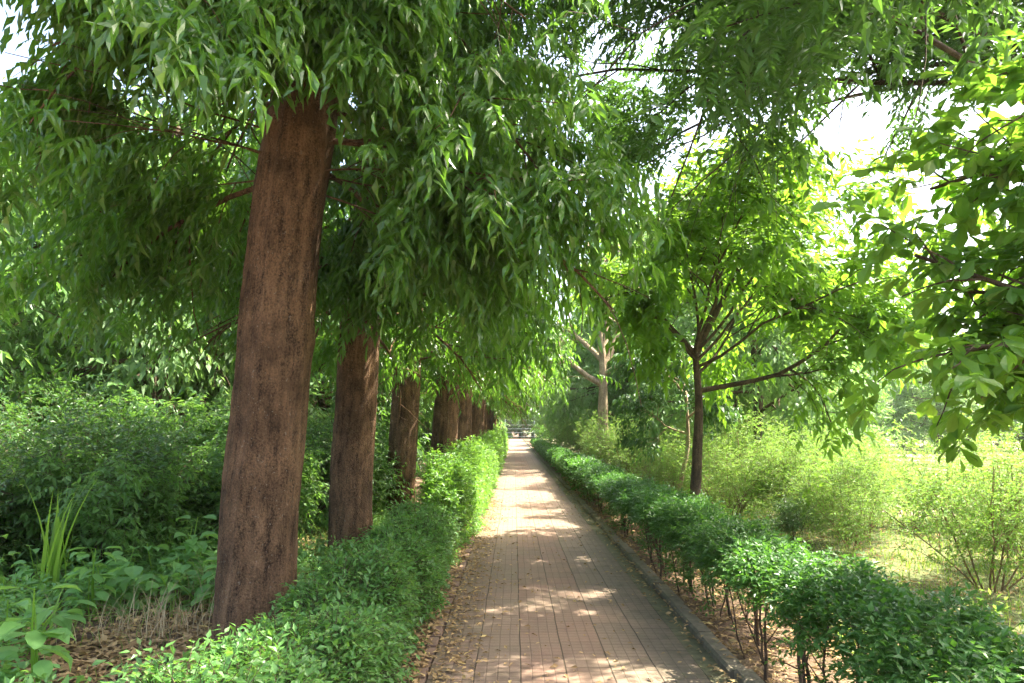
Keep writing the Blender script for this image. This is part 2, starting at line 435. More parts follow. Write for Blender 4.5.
# mossy gutter strip of the path and the low kerb on its right
g = Geo()
y = -4.0
while y < PATH_END:
    l = .6; box(g, (X0 + 6*TW + .006, y, -.1), (X0 + 6*TW + .15, y + l - .008, .0 + rng.uniform(-.004, .004))); y += l
tag(g.obj('path_gutter', plain('mossy_concrete', (.115,.105,.05), .9, .7, 12, .8)), 'dark mossy gutter strip beside the kerb', kind='structure')
g = Geo(); y = -4.0
while y < PATH_END:
    l = .9; dx = rng.uniform(-.012, .012); dz = rng.uniform(-.012, .012)
    a, b, top = X0 + 6*TW + .155 + dx, X0 + 6*TW + .285 + dx, .052 + dz
    pr = [(a, -.1), (b, -.1), (b, top-.015), (b-.015, top), (a+.018, top), (a, top-.018)]
    V = [(x, y+.006, z) for x, z in pr] + [(x, y+l-.006, z) for x, z in pr]
    n6 = 6
    g.add(V, [(i, (i+1) % 6, 6+(i+1) % 6, 6+i) for i in range(6)], [tuple(range(5, -1, -1)), tuple(range(6, 12))])
    y += l
tag(g.obj('kerb', plain('weathered_kerb_stone', (.135,.11,.07), .9, .65, 13, .8)), 'low weathered stone kerb along the right edge of the path', kind='structure')
# brick edging on the left of the path
g = Geo(); y = -4.0
while y < 40:
    l = .23; dx = rng.uniform(-.01, .01)
    box(g, (X0-.08+dx, y, -.1), (X0-.012+dx, y+l-.012, .012+rng.uniform(-.012, .012))); y += l
tag(g.obj('path_edging', plain('edging_brick', (.19,.12,.08), .9, .4, 12, .4)), 'half buried brick edging along the left side of the path', kind='structure')

# ------------------------------------------------------------------ the avenue of drooping trees, left of the path
def trunk_geo(g, h, r, seed, seg=72):
    ph = np.random.default_rng(seed).uniform(0, 6.28, 8)
    def lobes(th, z):
        fl = max(0, 1 - z/.7)**2
        return (1 + .035*np.sin(3*th + ph[0] + .25*z) + .025*np.sin(5*th + ph[1] - .4*z) + .014*np.sin(11*th + ph[2] + .9*np.sin(z*1.7))
                + .010*np.sin(23*th + ph[3] + 2*np.sin(z*3.1)) + .006*np.sin(31*th + 7*np.sin(z*4.1 + ph[1]) + z*9) + .006*np.sin(z*23 + 5*np.sin(3*th + ph[2])) + .012*np.sin(z*5.3 + ph[4] + 2*np.sin(th))
                + .05*np.exp(-((z-1.15-.2*ph[0] % .7)/.16)**2)*np.clip(np.cos(th-ph[1]), 0, 1)**3 + .06*np.exp(-((z-2.3-.1*ph[2] % .5)/.13)**2)*np.clip(np.cos(th-ph[3]), 0, 1)**4
                + fl*(.06 + .06*np.sin(4*th + ph[5])))
    zs = np.concatenate([np.linspace(-.15, 4.2, 150), np.linspace(4.4, h, 24)])
    wx = .045*np.sin(zs*.9 + ph[6]) + .012*np.sin(zs*2.6 + ph[5]); wy = .03*np.sin(zs*.8 + ph[7])
    P = np.stack([wx, wy, zs], -1)
    rr = r*(1 - .016*np.clip(zs, 0, 4) - .62*np.clip((zs-4)/(h-4), 0, 1)**1.1)
    tube(g, P, rr, seg, lobes)

def mast_tree(seed, z0, h=10.5, r=.3, R=2.3, rep=2, tmpl=WAVY, low=None, dz=.085, extra=(), clear=0):
    """Straight trunk, arching limbs that hang down, long drooping leaves. Returns (trunk mesh, crown mesh)."""
    global rng
    keep = rng; rng = np.random.default_rng(seed)
    gt, gc, anch = Geo(), Geo(), []
    trunk_geo(gt, h, r, seed)
    z = z0; az = rng.uniform(0, 6.28)
    while z < h - .3:
        t = (z - z0)/(h - z0)
        az += 2.4 + rng.uniform(-.3, .3)
        a = az % (2*pi)
        z += dz + .25*t
        if z < clear and abs((a - 1.5*pi + pi) % (2*pi) - pi) < radians(68): continue
        L = R*(1 - .6*t)*rng.uniform(.75, 1.15)
        lo = [dict(n=9, wig=.07, bend=(0, 0, -1.0 - .45*rng.random()), kids=8, ang=52, ratio=.42, taper=.3, leafy=True, leaf_from=.0, flat=.7),
              dict(n=4, wig=.15, bend=(0, 0, -.4), leaf_from=.2)]
        if z < z0 + 1.2: lo[0]['bend'] = (0, 0, -1.0)
        grow(gt, anch, (0, 0, z), (cos(a), sin(a), rng.uniform(-.05, .4)), L, .026*(1-.5*t), 0, lo)
    for (a, zz, L) in extra:
        lo = [dict(n=8, wig=.07, bend=(0, 0, -.6), kids=9, ang=55, ratio=.45, taper=.3, leafy=True, leaf_from=.1, flat=.7), dict(n=4, wig=.15, bend=(0, 0, -.4), leaf_from=.1)]
        grow(gt, anch, (0, 0, zz), (cos(a), sin(a), .2), L, .012, 0, lo)
    P, D = scatter_anchor(anch, rep, .08)
    ok = (P[:, 2] > low(P) + rng.uniform(-.35, .35, len(P))) & (np.hypot(P[:, 0], P[:, 1]) > .36)
    P, D = P[ok], D[ok]
    ok = clumps(P, 2.6, seed) > -.05 + rng.normal(0, .10, len(P))
    P, D = P[ok], D[ok]
    D = D + rnd(len(D))*.75 + np.concatenate([nrm(P[:, :2]), -.15 + 0*P[:, :1]], 1)*.5
    shoots(gc, P, D, rng.uniform(.28, .52, len(P)), 10, .19, .038, tmpl, droop=.8, hang=.6, side=.85, fwd=.5, jit=.22, flat=1.0, stem=(gc, .0025))
    rng = keep
    return gt.mesh('mast_tree_trunk', M['bark'], True), gc.mesh('mast_tree_crown', M['mast'])

def lowA(P):      # foliage hangs lowest on the woodland side, clear of the trunk towards the path's near end
    f = np.where(P[:, 0] < -.35, 2.3, 2.65)
    return np.where((np.abs(P[:, 0] - .1) < .62) & (P[:, 1] < .2), 4.05 + .34*P[:, 1], f)
mastA = mast_tree(3, 3.5, r=.287, R=2.7, rep=4, low=lowA, dz=.075, clear=4.5, extra=[(-1.9, 4.5, 1.1), (-1.3, 4.7, 1.2), (-1.6, 5.0, 1.3), (-2.2, 4.9, 1.3), (-1.0, 4.6, 1.2), (-1.75, 5.3, 1.4), (-1.35, 5.2, 1.3), (-1.6, 4.6, .9), (-.35, 3.6, 1.3), (-.05, 3.5, 1.5), (.3, 3.6, 1.4), (-.6, 3.8, 1.2), (.1, 3.9, 1.6), (2.9, 3.6, 1.8), (3.4, 3.7, 1.9), (-2.6, 3.7, 1.8), (-2.9, 3.9, 2.0), (-2.7, 5.2, 2.4), (-2.4, 5.5, 2.2), (-3.0, 5.6, 2.6), (-2.6, 6.0, 2.6), (-2.8, 6.6, 2.4), (-2.35, 6.3, 2.5), (3.3, 5.6, 2.6), (2.9, 6.2, 2.6), (3.6, 6.6, 2.5), (-2.5, 7.2, 2.6), (-2.9, 7.6, 2.4)])
mastB = mast_tree(5, 2.8, r=.252, R=2.45, rep=3, extra=[(-1.9, 3.5, 1.1), (-1.2, 3.5, 1.3), (-.6, 3.4, 1.4), (-1.6, 3.9, 1.2), (-1.0, 4.0, 1.4), (-2.3, 3.7, 1.2), (-1.5, 4.5, 1.4), (-.9, 4.7, 1.5), (-1.9, 5.0, 1.4)], low=lambda P: np.where(P[:, 1] > 0, 2.6, 2.85))
mastC = mast_tree(8, 2.8, r=.26, R=2.4, rep=3, tmpl=LEAF4, low=lambda P: 3.0 + 0*P[:, 0])
def place_mast(src, loc, lean, rz, label, sc=1.0, trunk_sc=1.0):
    root = empty('mast_tree', loc, (0, radians(lean), 0), label=label, cat='tree', group='avenue trees left of the path')
    root.scale = (sc,)*3
    for nm, me, w in (('trunk', src[0], 1), ('crown', src[1], 0)):
        o = bpy.data.objects.new(nm, me); C.objects.link(o); o.parent = root
        o.rotation_euler = (0, 0, rz)
    return root
place_mast(mastA, (-1.93, 5.7, 0), 3.1, 0, 'nearest and thickest brown trunk, with long drooping leaves, beside the low hedge')
place_mast(mastB, (-2.0, 9.1, 0), 2.5, 0, 'second avenue tree from the camera, brown trunk rising behind the low hedge')
place_mast(mastC, (-1.96, 13.0, 0), 1.6, 1.1, 'third avenue tree, slightly paler and slimmer trunk with a leafy sprig hanging beside it', .95)
place_mast(mastB, (-1.62, 16.2, 0), 3.6, 2.6, 'fourth avenue tree, dark trunk leaning towards the path at the start of the bright hedge', 1.12)
place_mast(mastC, (-1.55, 21.0, 0), 2.2, 3.3, 'fifth avenue tree, slim trunk right behind the bright tall hedge')
place_mast(mastB, (-1.5, 26.5, 0), 4.2, 4.4, 'sixth avenue tree, reddish trunk leaning over the bright tall hedge', 1.05)
for i, yy in enumerate((33, 40, 48, 57, 67)):
    place_mast((mastC, mastB)[i % 2], (-1.5 + .1*(i % 2), yy, 0), 2.5, 1.3*i, 'far avenue tree, small brown trunk at the distant end of the left row', 1.0)

# ------------------------------------------------------------------ generic broadleaf tree
def broad_tree(seed, name, trunk, r, spec, leafmat, barkmat, leaf, rep, jit, limbs=None, seg=10, keep_fn=None, gaps=0):
    """trunk: list of points; limbs: list of (start, dir, length, radius). leaf: dict for shoots."""
    global rng
    keep = rng; rng = np.random.default_rng(seed)
    gt, gc, anch = Geo(), Geo(), []
    tp = np.array(trunk, float)
    tt = np.linspace(0, 1, len(tp)); ti = np.linspace(0, 1, 24)
    P = np.stack([np.interp(ti, tt, tp[:, k]) for k in range(3)], -1)
    for _ in range(3): P[1:-1] = (P[:-2] + 2*P[1:-1] + P[2:])/4
    ph = rng.uniform(0, 6, 3)
    tube(gt, P, np.linspace(r, r*.45, 24)*(1 + .35*np.exp(-ti*14)), seg, lambda th, z: 1 + .06*np.sin(3*th+ph[0]+z) + .04*np.sin(5*th+ph[1]-2*z))
    for (p, d, L, rr) in limbs: grow(gt, anch, p, d, L, rr, 0, spec)
    A, D = scatter_anchor(anch, rep, jit)
    if gaps:
        ok = clumps(A, gaps, seed) > -.25 + rng.normal(0, .12, len(A)); A, D = A[ok], D[ok]
    if keep_fn is not None:
        ok = keep_fn(A); A, D = A[ok], D[ok]
    lf = dict(leaf)
    n, LL, LW, tm, SL = lf.pop('n'), lf.pop('L'), lf.pop('W'), lf.pop('tmpl'), lf.pop('shoot')
    D = D + rnd(len(D))*lf.pop('spread', .6)
    shoots(gc, A, D, rng.uniform(SL*.6, SL*1.2, len(A)), n, LL, LW, tm, stem=(gc, lf.pop('stem', .003)), **lf)
    rng = keep
    return gt.mesh(name + '_trunk', barkmat, True), gc.mesh(name + '_crown', leafmat)

def put(name, src, loc, rz, sc, label, cat='tree', group=None, lean=0):
    root = empty(name, loc, (0, radians(lean), rz), label=label, cat=cat, group=group)
    root.scale = (sc,)*3 if np.isscalar(sc) else sc
    for nm, me in (('trunk', src[0]), ('crown', src[1])):
        o = bpy.data.objects.new(nm, me); C.objects.link(o); o.parent = root
    return root

# small forked tree behind the right hedge
SP3 = [dict(n=7, wig=.13, bend=(0, 0, .1), kids=6, ang=48, ratio=.55, taper=.35, **{'from': .3}),
       dict(n=5, wig=.16, bend=(0, 0, -.15), kids=4, ang=48, ratio=.55, taper=.4, leafy=True, leaf_from=.5),
       dict(n=4, wig=.2, bend=(0, 0, -.4), leaf_from=.2)]
young = broad_tree(21, 'forked_tree', [(-.14,0,-.1), (-.03,0,1.0), (.04,0,2.0), (0,.02,2.75)], .092, SP3, M['young'], M['bark2'],
    dict(n=6, L=.19, W=.078, tmpl=LEAF4, shoot=.32, droop=.4, hang=.3, side=.8, fwd=.5), 4, .15,
    gaps=3.2, limbs=[((.03,0,2.15), (.95,-.15,.30), 2.7, .042), ((.0,.02,2.7), (.55,.15,.62), 2.9, .05), ((-.01,.02,2.7), (-.42,.1,.9), 1.6, .042),
           ((.0,.02,2.75), (.05,-.5,.9), 2.4, .026), ((.02,.02,2.6), (.3,.6,.8), 2.5, .026), ((.0,0,2.75), (.25,.1,1), 2.7, .026),
           ((.03,0,2.4), (.85,.45,.45), 2.8, .026), ((.03,0,2.5), (.9,-.35,.5), 2.6, .026), ((.0,0,2.6), (-.6,-.3,.6), 1.0, .026), ((.0,0,2.7), (-.2,-.6,.8), 2.0, .026), ((.0,0,2.7), (.7,.1,.9), 2.9, .026), ((.03,0,2.6), (.95,.1,.6), 3.0, .026)])
put('forked_tree', young, (2.66, 10.8, 0), 0, 1.0, 'small dark forked tree leaning right, standing just behind the right hedge')
# thin leaning sapling left of it
sap = broad_tree(22, 'leaning_sapling', [(-.05,0,-.1), (.05,0,.6), (.22,0,1.3), (.2,0,2.3)], .055, SP3, M['shrub'], M['bark3'],
    dict(n=6, L=.12, W=.05, tmpl=LEAF4, shoot=.24, droop=.6, hang=.5, side=.7, fwd=.5), 2, .08,
    limbs=[((.22,0,1.5), (-.75,.1,.45), 1.1, .025), ((.21,0,1.8), (.5,-.4,.6), .8, .025), ((.2,0,2.2), (-.5,.2,.8), 1.2, .03), ((.2,0,2.2), (.1,.4,.9), 1.2, .03)])
put('leaning_sapling', sap, (3.1, 14.2, 0), 0, 1.0, 'thin pale sapling with dark leaves, leaning beside the small forked tree')
# pale branched tree further along
pale = broad_tree(23, 'pale_tree', [(0,0,-.1), (.03,0,1.5), (.06,0,2.6), (.05,0,3.4)], .19, SP3, M['pale'], M['bark3'],
    dict(n=5, L=.20, W=.075, tmpl=LEAF2, shoot=.4, droop=.5, hang=.4, side=.7, fwd=.5), 1, .2,
    limbs=[((.05,0,2.5), (-.7,.1,.9), 3.2, .09), ((.05,0,3.0), (.5,.2,.95), 3.4, .1), ((.05,0,3.3), (-.15,-.3,1), 3.8, .1), ((.05,0,3.3), (.2,.5,1), 3.6, .09),
           ((.05,0,2.8), (.9,-.3,.7), 2.8, .08), ((.05,0,3.2), (-.5,.5,.9), 3.2, .08)])
put('pale_tree', pale, (3.3, 28, 0), 0, 1.3, 'pale tan tree with many upright branches behind the right hedge')

# woodland trees (two kinds) for the depth on both sides
SPW = [dict(n=6, wig=.12, bend=(0, 0, .15), kids=6, ang=55, ratio=.55, taper=.35, **{'from': .25}),
       dict(n=5, wig=.16, bend=(0, 0, -.1), kids=4, ang=52, ratio=.6, taper=.4, leafy=True, leaf_from=.4),
       dict(n=4, wig=.2, bend=(0, 0, -.4), leaf_from=.1)]
def wood(seed, mat, lowest, h, R, rep=1, leafL=.22):
    r = np.random.default_rng(seed)
    limbs = []
    for k in range(20):
        a = k*2.4 + r.uniform(-.3, .3); z = lowest + (h*.78 - lowest)*k/19
        L = R*(1 - .45*(k/19))*r.uniform(.8, 1.15)
        limbs.append(((0, 0, z), (cos(a), sin(a), r.uniform(-.1, .5)), L, .05))
    return broad_tree(seed, 'woodland', [(0,0,-.1), (.1,.05,h*.3), (-.05,.1,h*.6), (0,0,h*.85)], .15, SPW, mat, M['bark2'],
        dict(n=6, L=leafL, W=leafL*.42, tmpl=LEAF2, shoot=.5, droop=.7, hang=.55, side=.7, fwd=.5, stem=.004), rep, .18, limbs=limbs)
woodA = wood(31, M['wood'], .9, 9, 2.9)
woodB = wood(32, M['pale'], 1.6, 10, 2.7)
woodC = wood(33, M['neem'], .6, 7, 2.4)
wl = 'dense woodland tree standing in the shade behind the avenue row'
for i, (x, y, k, s) in enumerate([(-7.4,15.5,1,1.05), (-11.5,14.5,0,1.1), (-5.0,19.5,2,1.0), (-8.4,19.5,0,1.15),
        (-13,18.5,1,1.2), (-5.4,24,1,1.15), (-10.5,26,2,1.4), (-16,25,0,1.4), (-5.2,31,0,1.2), (-9,36,1,1.4), (-16,36,2,1.7), (-23,33,0,1.6), (-4.8,42,2,1.3),
        (-5.5,54,0,1.3), (-12,50,1,1.6), (-22,48,0,1.8)]):
    put('woodland_tree', (woodA, woodB, woodC)[k], (x, y, 0), i*1.7, s, wl, group='woodland trees behind the avenue row')
rl = 'sunlit leafy tree beyond the right hedge, towards the far end of the path'
for i, (x, y, k, s) in enumerate([(5.7,17.5,1,.85), (6.4,22,1,.95), (7.8,27,1,1.0), (5.9,34,1,1.3), (7.0,41,0,1.65), (10.5,29,0,1.0), (3.2,128,0,1.2), (-1.5,126,1,1.3), (1.0,131,0,1.3), (5.4,46,1,1.15), (6.4,38,1,1.1), (6.6,34,0,.9), (5.0,58,0,1.0), (6.4,50,1,1.1), (9.5,44,0,1.05), (5.8,76,1,1.1), (7.5,70,0,1.3), (-5.2,80,0,1.1), (-5.6,98,1,1.3), (6.4,97,2,1.4)]):
    put('sunlit_tree', (woodA, woodB, woodC)[k], (x, y, 0), i*2.1, s, rl, group='sunlit trees towards the end of the path')
fl = 'hazy dark green tree at the far side of the clearing'
for i, (x, y, k, s) in enumerate([(14,52,0,.85), (19,50,2,1.0), (24,55,0,1.0), (29,51,1,.95), (34,56,0,1.1), (40,52,2,1.1), (46,57,0,1.2), (11.5,58,1,1.0), (17,62,0,1.2), (27,64,2,1.5), (38,66,0,1.4)]):
    put('clearing_tree', (woodA, woodB, woodC)[k], (x, y, 0), i*1.3, (s*1.25, s*1.25, s*.8), fl, group='trees on the far side of the clearing')

# ------------------------------------------------------------------ overhead tree whose trunk stands outside the frame on the right
SPN = [dict(n=9, wig=.09, bend=(0, 0, -.2), kids=9, ang=50, ratio=.42, taper=.3, leafy=True, leaf_from=.5, **{'from': .25}),
       dict(n=5, wig=.13, bend=(0, 0, -.25), kids=4, ang=48, ratio=.55, taper=.4, leafy=True, leaf_from=.3),
       dict(n=4, wig=.15, bend=(0, 0, -.6), leaf_from=.1)]
def lim(tz, dx, dy, dz, L, r): return ((0, 0, tz), (dx, dy, dz), L, r)
over = broad_tree(41, 'overhanging_tree', [(0,0,-.1), (-.1,.05,2), (-.15,.1,4), (-.1,.1,7.5)], .2, SPN, M['neem'], M['darkbark'],
    dict(n=11, L=.115, W=.040, stem=.0015, tmpl=LEAF2, shoot=.36, droop=.6, hang=.25, side=.9, fwd=.45, jit=.2), 11, .15,
    gaps=2.4, limbs=[lim(4.3,-.95,-.05,.30,6.4,.036), lim(4.7,-.93,.25,.30,6.6,.036), lim(5.0,-.95,.1,.32,6.2,.036), lim(5.3,-.85,.5,.34,6.4,.036),
           lim(5.6,-1,.1,.36,6.6,.036), lim(5.9,-.8,.35,.40,5.0,.036), lim(6.2,-.95,.2,.45,5.2,.036), lim(6.6,-.8,.5,.5,4.6,.036), lim(6.8,-.9,.1,.5,4.8,.036),
           lim(4.6,-.8,.12,.42,3.6,.036), lim(5.1,-.6,.5,.40,3.4,.036)],
    keep_fn=lambda A: A[:, 2] > 4.4 + .65*np.clip((A[:, 0] + 4.6)*1.2, 0, 1) + .38*A[:, 1] + .35*np.sin(A[:, 0]*2.3 + 1) + .25*np.sin(A[:, 0]*5 + A[:, 1]*3))
put('overhanging_tree', over, (6.0, 6.9, .0), 0, 1.0, 'dark fine-leaved branches hanging over the path from above, in front of the white sky')

# large-leaved tree, trunk outside the frame on the right
def target(p0, p1):
    d = np.array(p1) - np.array(p0); return (tuple(p0), tuple(d), float(np.linalg.norm(d)), .03)
SPB = [dict(n=8, wig=.06, bend=(0, 0, -.1), kids=9, ang=48, ratio=.32, taper=.35, leafy=True, leaf_from=.5, **{'from': .35}),
       dict(n=4, wig=.15, bend=(0, 0, -.2), leaf_from=.3)]
bt = (1.9, -.2)    # the trunk, relative to the root, is at the origin; ends are given relative to it
B0 = np.array([4.1, 3.0, 0])
ends = [(2.5,3.75,3.25), (2.3,3.9,2.75), (2.6,3.9,2.6), (2.05,3.9,2.22), (2.4,3.8,2.12), (2.7,3.7,2.05), (2.05,4.1,2.35), (2.75,4.2,2.9), (2.55,3.6,3.6), (2.5,4.4,2.35), (2.9,4.3,2.25), (2.3,4.0,2.5), (2.5,4.0,3.0), (2.7,4.0,2.35), (2.35,4.3,3.35), (2.9,4.4,3.2)]
big = broad_tree(43, 'large_leaved_tree', [(0,0,-.1), (.02,.0,1.2), (-.03,.02,2.6), (0,0,4.0)], .13, SPB, M['big'], M['bark2'],
    dict(n=9, L=.13, W=.064, tmpl=OBOV, shoot=.17, droop=.3, hang=.35, side=.9, fwd=.6, jit=.5, spread=.9, flat=.8), 1, .07,
    limbs=[target((-.02, .02, max(1.5, e[2]-.5+.1*(i % 5))), np.array(e) + np.array([.14, 0, 0]) - B0) for i, e in enumerate(ends)])
put('large_leaved_tree', big, tuple(B0), 0, 1.0, 'branches with large yellow-green leaves reaching in from the right edge')

# ------------------------------------------------------------------ hedges
def hedge_mass(g, gs, x0, x1, y0, y1, h, n, leafL, seed, zlo=.05, tmpl=LEAF4, lump=.2):
    """Leafy shoots over the outside of a clipped but lumpy hedge, thinner inside."""
    r = np.random.default_rng(seed)
    ph = r.uniform(0, 6, 6)
    y = r.uniform(y0, y1, n); th = r.uniform(-.25, pi + .25, n)
    lumpf = 1 + lump*(np.sin(y*2.3+ph[0])*np.sin(th*2+ph[1]) + .7*np.sin(y*5.1+ph[2]+th) + .5*np.sin(y*9.7+ph[3]-2*th))
    depth = np.where(r.random(n) < .72, r.uniform(.86, 1.02, n), r.uniform(.35, .86, n))*lumpf
    c, s = np.cos(th), np.sin(th)
    ex = np.sign(c)*np.abs(c)**.6; ez = np.sign(s)*np.abs(s)**.65
    endf = np.clip(np.minimum(y - y0, y1 - y)/.45, .35, 1)**.5
    xc, w = (x0+x1)/2, (x1-x0)/2
    P = np.stack([xc + ex*w*depth*endf, y, zlo + np.maximum(0, (h-zlo)*(.12 + .88*ez*depth)*endf)], -1)
    D = np.stack([ex*.8, r.uniform(-.6, .6, n), ez*.7 + .45], -1) + r.uniform(-.9, .9, (n, 3))
    shoots(g, P, D, r.uniform(.06, .20, n), 6, leafL, leafL*.5, tmpl, droop=.5, hang=.1, side=.9, fwd=.5, jit=.6, stem=(gs, .0022))
def hedge_stems(gs, x0, x1, y0, y1, h, n, seed):
    r = np.random.default_rng(seed)
    for _ in range(n):
        p = (r.uniform(x0, x1), r.uniform(y0, y1), -.05)
        P, D = path_pts(p, (r.uniform(-.3, .3), r.uniform(-.3, .3), 1), h*r.uniform(.7, .95), 5, .12, (0, 0, .2))
        tube(gs, P, np.linspace(.012, .004, 6), 5)
def hedge(x0, x1, y0, y1, h, n, leafL, seed, mat, label, nst, **k):
    root = empty('hedge', ((x0+x1)/2, (y0+y1)/2, 0), label=label, cat='hedge')
    g, gs = Geo(), Geo()
    c = np.array([(x0+x1)/2, (y0+y1)/2, 0])
    hedge_mass(g, gs, x0-c[0], x1-c[0], y0-c[1], y1-c[1], h, n, leafL, seed, **k)
    hedge_stems(gs, (x0-c[0])*.6, (x1-c[0])*.6, y0-c[1]+.2, y1-c[1]-.2, h, nst, seed+1)
    g.obj('foliage', mat, root); gs.obj('stems', M['stem'], root, True)
hedge(-1.38, -.80, 2.2, 9.6, .56, 15500, .047, 61, M['hedge'], 'low dark green hedge around the foot of the nearest trunk, left of the path', 90)
hedge(-1.28, -.66, 10.1, 24, 1.0, 16000, .062, 62, M['bright'], 'taller bright yellow-green hedge beginning where the low left hedge stops', 80)
hedge(-1.30, -.62, 24.3, 60, 1.22, 14000, .085, 63, M['bright'], 'distant continuation of the bright left hedge near the end of the path', 60, tmpl=LEAF2)

# right hedge: single shrubs on bare stems
def hedge_shrub(seed, nst, dense=1.0, near=True, low=.1, base=(.62, .20, .14)):
    global rng
    keep = rng; rng = np.random.default_rng(seed)
    gf, anch = Geo(), []
    spec = [dict(n=6, wig=.09, bend=(0, 0, .2), kids=5, ang=40, ratio=.42, taper=.45, leafy=False, **{'from': .45}),
            dict(n=3, wig=.2, bend=(0, 0, .2))]
    stems = []
    for k in range(nst):
        a = rng.uniform(0, 6.28); gs = Geo()
        grow(gs, anch, (rng.uniform(-.16, .06), (k + .5)/nst*.6 - .3 + rng.uniform(-.05, .05), -.05), (.22*cos(a), .3*sin(a), 1), rng.uniform(.62, .82), rng.uniform(.009, .016), 0, spec)
        stems.append(gs.mesh('hedge_shrub_stem', M['stem'], True))
    cz, up_, dn_ = base
    n = int((1350 if near else 520)*dense)
    # lumpy cushion of shoots on top of the stems
    y = rng.uniform(-.42, .42, n); th = rng.uniform(-.35, pi+.35, n)
    ph = rng.uniform(0, 6, 4)
    lump = 1 + .17*np.sin(y*9+ph[0]+th*2) + .13*np.sin(y*17+ph[1]-th*3)
    dp = np.where(rng.random(n) < .65, rng.uniform(.85, 1.04, n), rng.uniform(.2, .85, n))*lump
    e = np.sqrt(np.clip(1 - (np.abs(y)/.5)**4, 0, 1))
    cx, sz = np.cos(th), np.sin(th)
    P = np.stack([np.sign(cx)*np.abs(cx)**.7*.31*dp*e, y, cz + np.where(sz > 0, up_, dn_)*np.sign(sz)*np.abs(sz)**.7*dp*e], -1)
    P[:, 2] += rng.normal(0, .025, n)
    lowk = rng.random(n) < low                     # straggling leaves lower down
    P[lowk, 2] = rng.uniform(.12, .6, lowk.sum()); P[lowk, 0] *= .7
    D = np.stack([cx*.8, rng.uniform(-.6, .6, n), sz*.6+.5], -1) + rng.uniform(-.9, .9, (n, 3))
    shoots(gf, P, D, rng.uniform(.06, .18, n), 6, .047 if near else .075, .023 if near else .038, LEAF4 if near else LEAF2, droop=.5, hang=.1, side=.9, fwd=.5, jit=.6, stem=(gf, .002))
    rng = keep
    return stems, gf.mesh('hedge_shrub_foliage', M['dkhedge'])
near_s = [hedge_shrub(71, 5, .85, low=.2, base=(.64, .19, .11)), hedge_shrub(72, 4, .65, low=.02, base=(.70, .14, .06)), hedge_shrub(73, 5, .8, low=.04, base=(.66, .17, .10)), hedge_shrub(74, 5, .85, low=.2, base=(.64, .19, .11))]
far_s = [hedge_shrub(76, 3, 1.0, False, .2), hedge_shrub(77, 3, 1.1, False, .2)]
def put_shrub(src, loc, rz, sc, label):
    root = empty('hedge_shrub', loc, (0, 0, rz), label=label, cat='shrub', group='hedge shrubs along the right kerb')
    root.scale = sc
    for nm, me in [('stem', m_) for m_ in src[0]] + [('foliage', src[1])]:
        o = bpy.data.objects.new(nm, me); C.objects.link(o); o.parent = root
labs = ['nearest shrub of the right hedge, cut off by the bottom edge of the photo',
        'second shrub of the right hedge from the bottom corner, dense down to its stems',
        'third shrub of the right hedge from the bottom corner, dark stems beside the gap',
        'sparse shrub on four bare thin stems, just past the gap in the right hedge',
        'fifth shrub of the right hedge, bright lit top and bare stems next to the kerb',
        'sixth shrub of the right hedge, rounded top beside the small forked tree',
        'seventh shrub of the right hedge, dark side facing the pavers',
        'eighth shrub of the right hedge, in front of the thin pale sapling']
y = 2.75
for i in range(64):
    if i < 8:
        src = near_s[(0, 3, 2, 1, 2, 3, 0, 1)[i]]; lb = labs[i]
    else:
        src = far_s[i % 2] if i > 16 else near_s[i % 4]
        lb = 'one of the small even shrubs forming the far stretch of the right hedge'
    s = rng.uniform(.94, 1.08)
    put_shrub(src, (1.76 + rng.uniform(-.04, .04), y, 0), rng.choice([0, pi]) + rng.uniform(-.12, .12), (s*.92, s*(1.2 if i < 10 else 1.4), s*.9), lb)
    y += .78*(1.0 if i < 10 else 1.22) + (.12 if i == 2 else 0)

# ------------------------------------------------------------------ shrubs and plants
def bush(seed, R, h, mat, stemmat, n, leaf, nst=7, hollow=.5, lean=.5, zlo=.1):
    """many-stemmed bush. Returns (stems mesh, foliage mesh)."""
    global rng
    keep = rng; rng = np.random.default_rng(seed)
    gs, gf, anch = Geo(), Geo(), []
    spec = [dict(n=7, wig=.1, bend=(0, 0, .0), kids=6, ang=38, ratio=.5, taper=.35, leafy=True, leaf_from=hollow, **{'from': .25}),
            dict(n=5, wig=.16, bend=(0, 0, -.1), kids=3, ang=45, ratio=.5, leafy=True, leaf_from=.3),
            dict(n=3, wig=.2, bend=(0, 0, -.2), leaf_from=.1)]
    for k in range(nst):
        a = k*2.4 + rng.uniform(-.4, .4); q = rng.uniform(.2, 1)*R/h*lean*2
        grow(gs, anch, (.08*cos(a), .08*sin(a), -.05), (q*cos(a), q*sin(a), 1), h*rng.uniform(.65, 1.05), .008*h, 0, spec)
    P, D = scatter_anchor(anch, n, .07*h)
    ok = P[:, 2] > zlo; P, D = P[ok], D[ok]
    lf = dict(leaf); nn, LL, LW, tm, SL = lf.pop('n'), lf.pop('L'), lf.pop('W'), lf.pop('tmpl'), lf.pop('shoot')
    shoots(gf, P, D + rnd(len(D))*.7, rng.uniform(SL*.6, SL*1.2, len(P)), nn, LL, LW, tm, stem=(gs, .0025), **lf)
    rng = keep
    return gs.mesh('bush_stems', stemmat, True), gf.mesh('bush_foliage', mat)
def put_bush(name, src, loc, rz, sc, label, cat='shrub', group=None):
    root = empty(name, loc, (0, 0, rz), label=label, cat=cat, group=group)
    root.scale = (sc,)*3 if np.isscalar(sc) else sc
    for nm, me in (('stems', src[0]), ('foliage', src[1])):
        o = bpy.data.objects.new(nm, me); C.objects.link(o); o.parent = root

